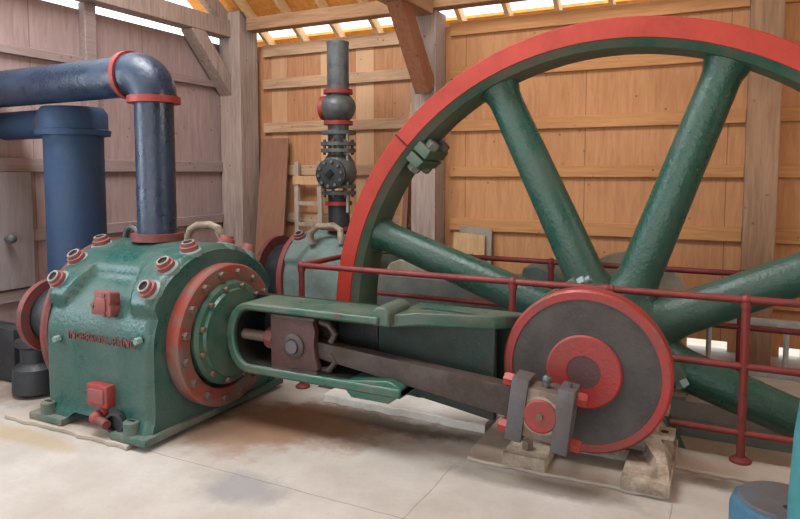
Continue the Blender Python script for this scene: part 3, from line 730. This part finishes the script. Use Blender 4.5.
o = MB().prism([(-4.90, 5.93, 0), (-4.50, 5.93, 0), (-4.62, 6.3, 2.0), (-5.01, 6.3, 2.0)], (0, .02, 0)).build('leaning_board', 'brown_board', None, origin=(-4.85, 5.93, 0))
tag(o, 'tall plain brown board leaning upright beside the corner post', 'board')
o = MB().prism([(-4.12, 4.42, 1.16), (-4.0, 4.42, 1.10), (-3.1, 4.42, 0), (-3.32, 4.42, 0)], (0, .03, 0)).build('leaning_plank', 'light_wood', None, origin=(-3.2, 4.42, 0))
tag(o, 'slanting wood plank behind the front cylinder', 'plank')
o = MB().prism([(-2.52, 6.2, 0), (-2.18, 6.2, 0), (-2.18, 6.3, .95), (-2.52, 6.3, .975)], (0, .02, 0)).build('plywood_offcut', 'light_wood', None, origin=(-2.35, 6.2, 0))
tag(o, 'pale plywood piece standing against the right of the middle post, in front', 'plywood')
o = MB().prism([(-2.47, 6.26, 0), (-2.12, 6.26, 0), (-2.12, 6.34, 1.02), (-2.47, 6.34, 1.04)], (0, .02, 0)).build('plywood_offcut', 'hood', None, origin=(-2.3, 6.26, 0))
tag(o, 'taller grey white sheet just showing behind the pale plywood piece', 'board')
o = MB().bar((-3.2, 6.22, .01), (-3.02, 6.35, 2.33), .05, .02, (0, 1, 0)).build('wood_strip', 'light_wood', None, origin=(-3.2, 6.22, 0))
tag(o, 'thin pale strip leaning against the left of the middle post', 'strip')
o = MB().bar((-3.09, 6.16, .01), (-3.03, 6.31, 2.16), .06, .025, (0, 1, 0)).build('wood_strip', 'brown_board', None, origin=(-3.09, 6.16, 0))
tag(o, 'dark brown strip beside the thin pale one at the middle post', 'strip')

al = thing('aluminium_ladder', (.5, 5.75, 0), 'aluminium ladder lying on its side along the rear wall, behind the railing', 'ladder')
MB().box((-.1, 5.72, .405), (2.0, 5.78, .455), .004).build('side_rail', 'alu', al); MB().box((-.1, 5.72, .0), (2.0, 5.78, .05), .004).build('side_rail', 'alu', al)
for i in range(8):
    x = -.08+.27*i; MB().cyl((x, 5.75, .04), (x, 5.75, .41), .02, n=12).build('rung', 'alu', al)

o = MB().box((-.34, 4.98, .03), (-.2, 5.2, .14), .006).build('wood_block', 'light_wood', None, origin=(-.27, 5.09, .03))
tag(o, 'short wood block on the far curb beside the pit railing', 'block')
# panel and handle on the left wall
o = MB().box((XL+.05, 2.0, .62), (XL+.075, 3.58, 1.6)).build('wall_panel', 'ply_pale', None, origin=(XL+.05, 2.9, .62))
tag(o, 'pale panel fixed low on the left wall at the edge of view', 'panel')
o = MB().cyl((XL+.075, 3.34, 1.05), (XL+.14, 3.34, 1.05), .02, n=14).sphere((XL+.15, 3.34, 1.05), .04, n=16).build('knob', 'iron', None, origin=(XL+.075, 3.34, 1.05))
tag(o, 'round grey knob on the pale left wall panel', 'knob')
# dark iron pieces on the floor by the cylinder tail
o = MB().lathe((-4.42, 2.95, 0), (0, 0, 1), [(.10, 0), (.16, .03), (.15, .2), (.10, .24), (.10, .34), (.13, .36), (.13, .4), (.05, .42)], 28).build('drain_trap', 'black', None, origin=(-4.42, 2.95, 0))
tag(o, 'black iron trap standing on the floor left of the front cylinder', 'valve')
o = MB().box((-5.2, 3.0, 0), (-4.75, 3.16, .42), .03).build('iron_box', 'black', None, origin=(-4.97, 3.08, 0))
tag(o, 'dark box on the floor against the fat dark pipe', 'box')

# ------------------------------------------------------------------ right foreground
dr = thing('blue_drum', (.24, 2.85, 0), 'blue drum with a dusty brown lid in the lower right corner', 'drum')
MB().lathe((.24, 2.85, 0), (0, 0, 1), [(.16, 0), (.185, .02), (.185, .28), (.175, .31), (.15, .325), (.05, .33)], 48).build('body', 'drum', dr)
MB().lathe((.24, 2.85, .322), (0, 0, 1), [(.158, 0), (.15, .01), (.0, .012)], 48, caps=False).build('lid', 'drum_top', dr)
MB().lathe((.25, 2.78, .33), (0, 0, 1), [(.014, 0), (.014, .006)], 16).build('bung_hole', 'hole', dr)
tq = thing('turquoise_column', (.5, 2.6, 0), 'tall turquoise painted iron column cut off by the right edge', 'column')
MB().lathe((.452, 2.55, 0), (0, 0, 1), [(.25, 0), (.25, .05), (.225, .08), (.222, .45), (.212, .7), (.19, .9), (.15, 1.0), (.08, 1.03)], 56).build('body', 'turquoise', tq)
MB().lathe((.452, 2.55, 1.02), (0, 0, 1), [(.09, 0), (.09, .04), (.05, .06)], 24).build('cap', 'turquoise', tq)

# ------------------------------------------------------------------ light: daylight through the doorway and roof slots, plus added fill lamps
wd_ = bpy.data.worlds.new('World'); scn.world = wd_; wd_.use_nodes = True
bg = wd_.node_tree.nodes['Background']; bg.inputs[0].default_value = (.86, .93, 1, 1); bg.inputs[1].default_value = 3.2
def area(name, loc, rot, sx, sy, power, colr=(1, 1, 1)):
    d = bpy.data.lights.new(name, 'AREA'); d.shape = 'RECTANGLE'; d.size = sx; d.size_y = sy; d.energy = power; d.color = colr
    o = bpy.data.objects.new(name, d); col.objects.link(o); o.location = loc; o.rotation_euler = rot; return o
area('door_daylight', (-1.55, YN+.05, 1.65), (math.radians(90), 0, 0), 6.6, 3.2, 55, (.95, .97, 1))
area('added_top_fill', (-3.2, 2.2, 5.2), (0, 0, 0), 3.6, 1.8, 460, (.92, .96, 1))  # overhead fill lamp, added; the roof has no opening here
area('added_left_fill', (XL+.12, .9, 2.0), (math.radians(90), 0, math.radians(-90)), 2.2, 1.8, 110, (.75, .87, 1))  # added cool lamp for bluish pipe reflections; the wall is closed
area('added_right_fill', (XR-.1, 3.6, 2.6), (math.radians(90), 0, math.radians(90)), 2.2, 1.8, 110, (1, .97, .92))  # added lamp for highlights on the spokes; no window in this wall
sd = bpy.data.lights.new('sun', 'SUN'); sd.energy = 9; sd.angle = .01; sd.color = (1, .95, .86)
so = bpy.data.objects.new('sun', sd); col.objects.link(so); so.rotation_euler = (math.radians(32), math.radians(8), 0)

# ------------------------------------------------------------------ camera
cam = bpy.data.cameras.new('camera'); co = bpy.data.objects.new('camera', cam); col.objects.link(co)
co.location = (0, 0, 1.6)
co.rotation_euler = (math.radians(90)-math.atan(48/650), 0, math.atan(.5))
cam.sensor_fit = 'HORIZONTAL'; cam.sensor_width = 36; cam.lens = 650/800*36; cam.shift_y = -39.5/800
cam.clip_start = .05
scn.camera = co
vs = scn.view_settings; vs.view_transform = 'Standard'; vs.look = 'None'; vs.gamma = 1; vs.use_curve_mapping = False; vs.exposure = -.18
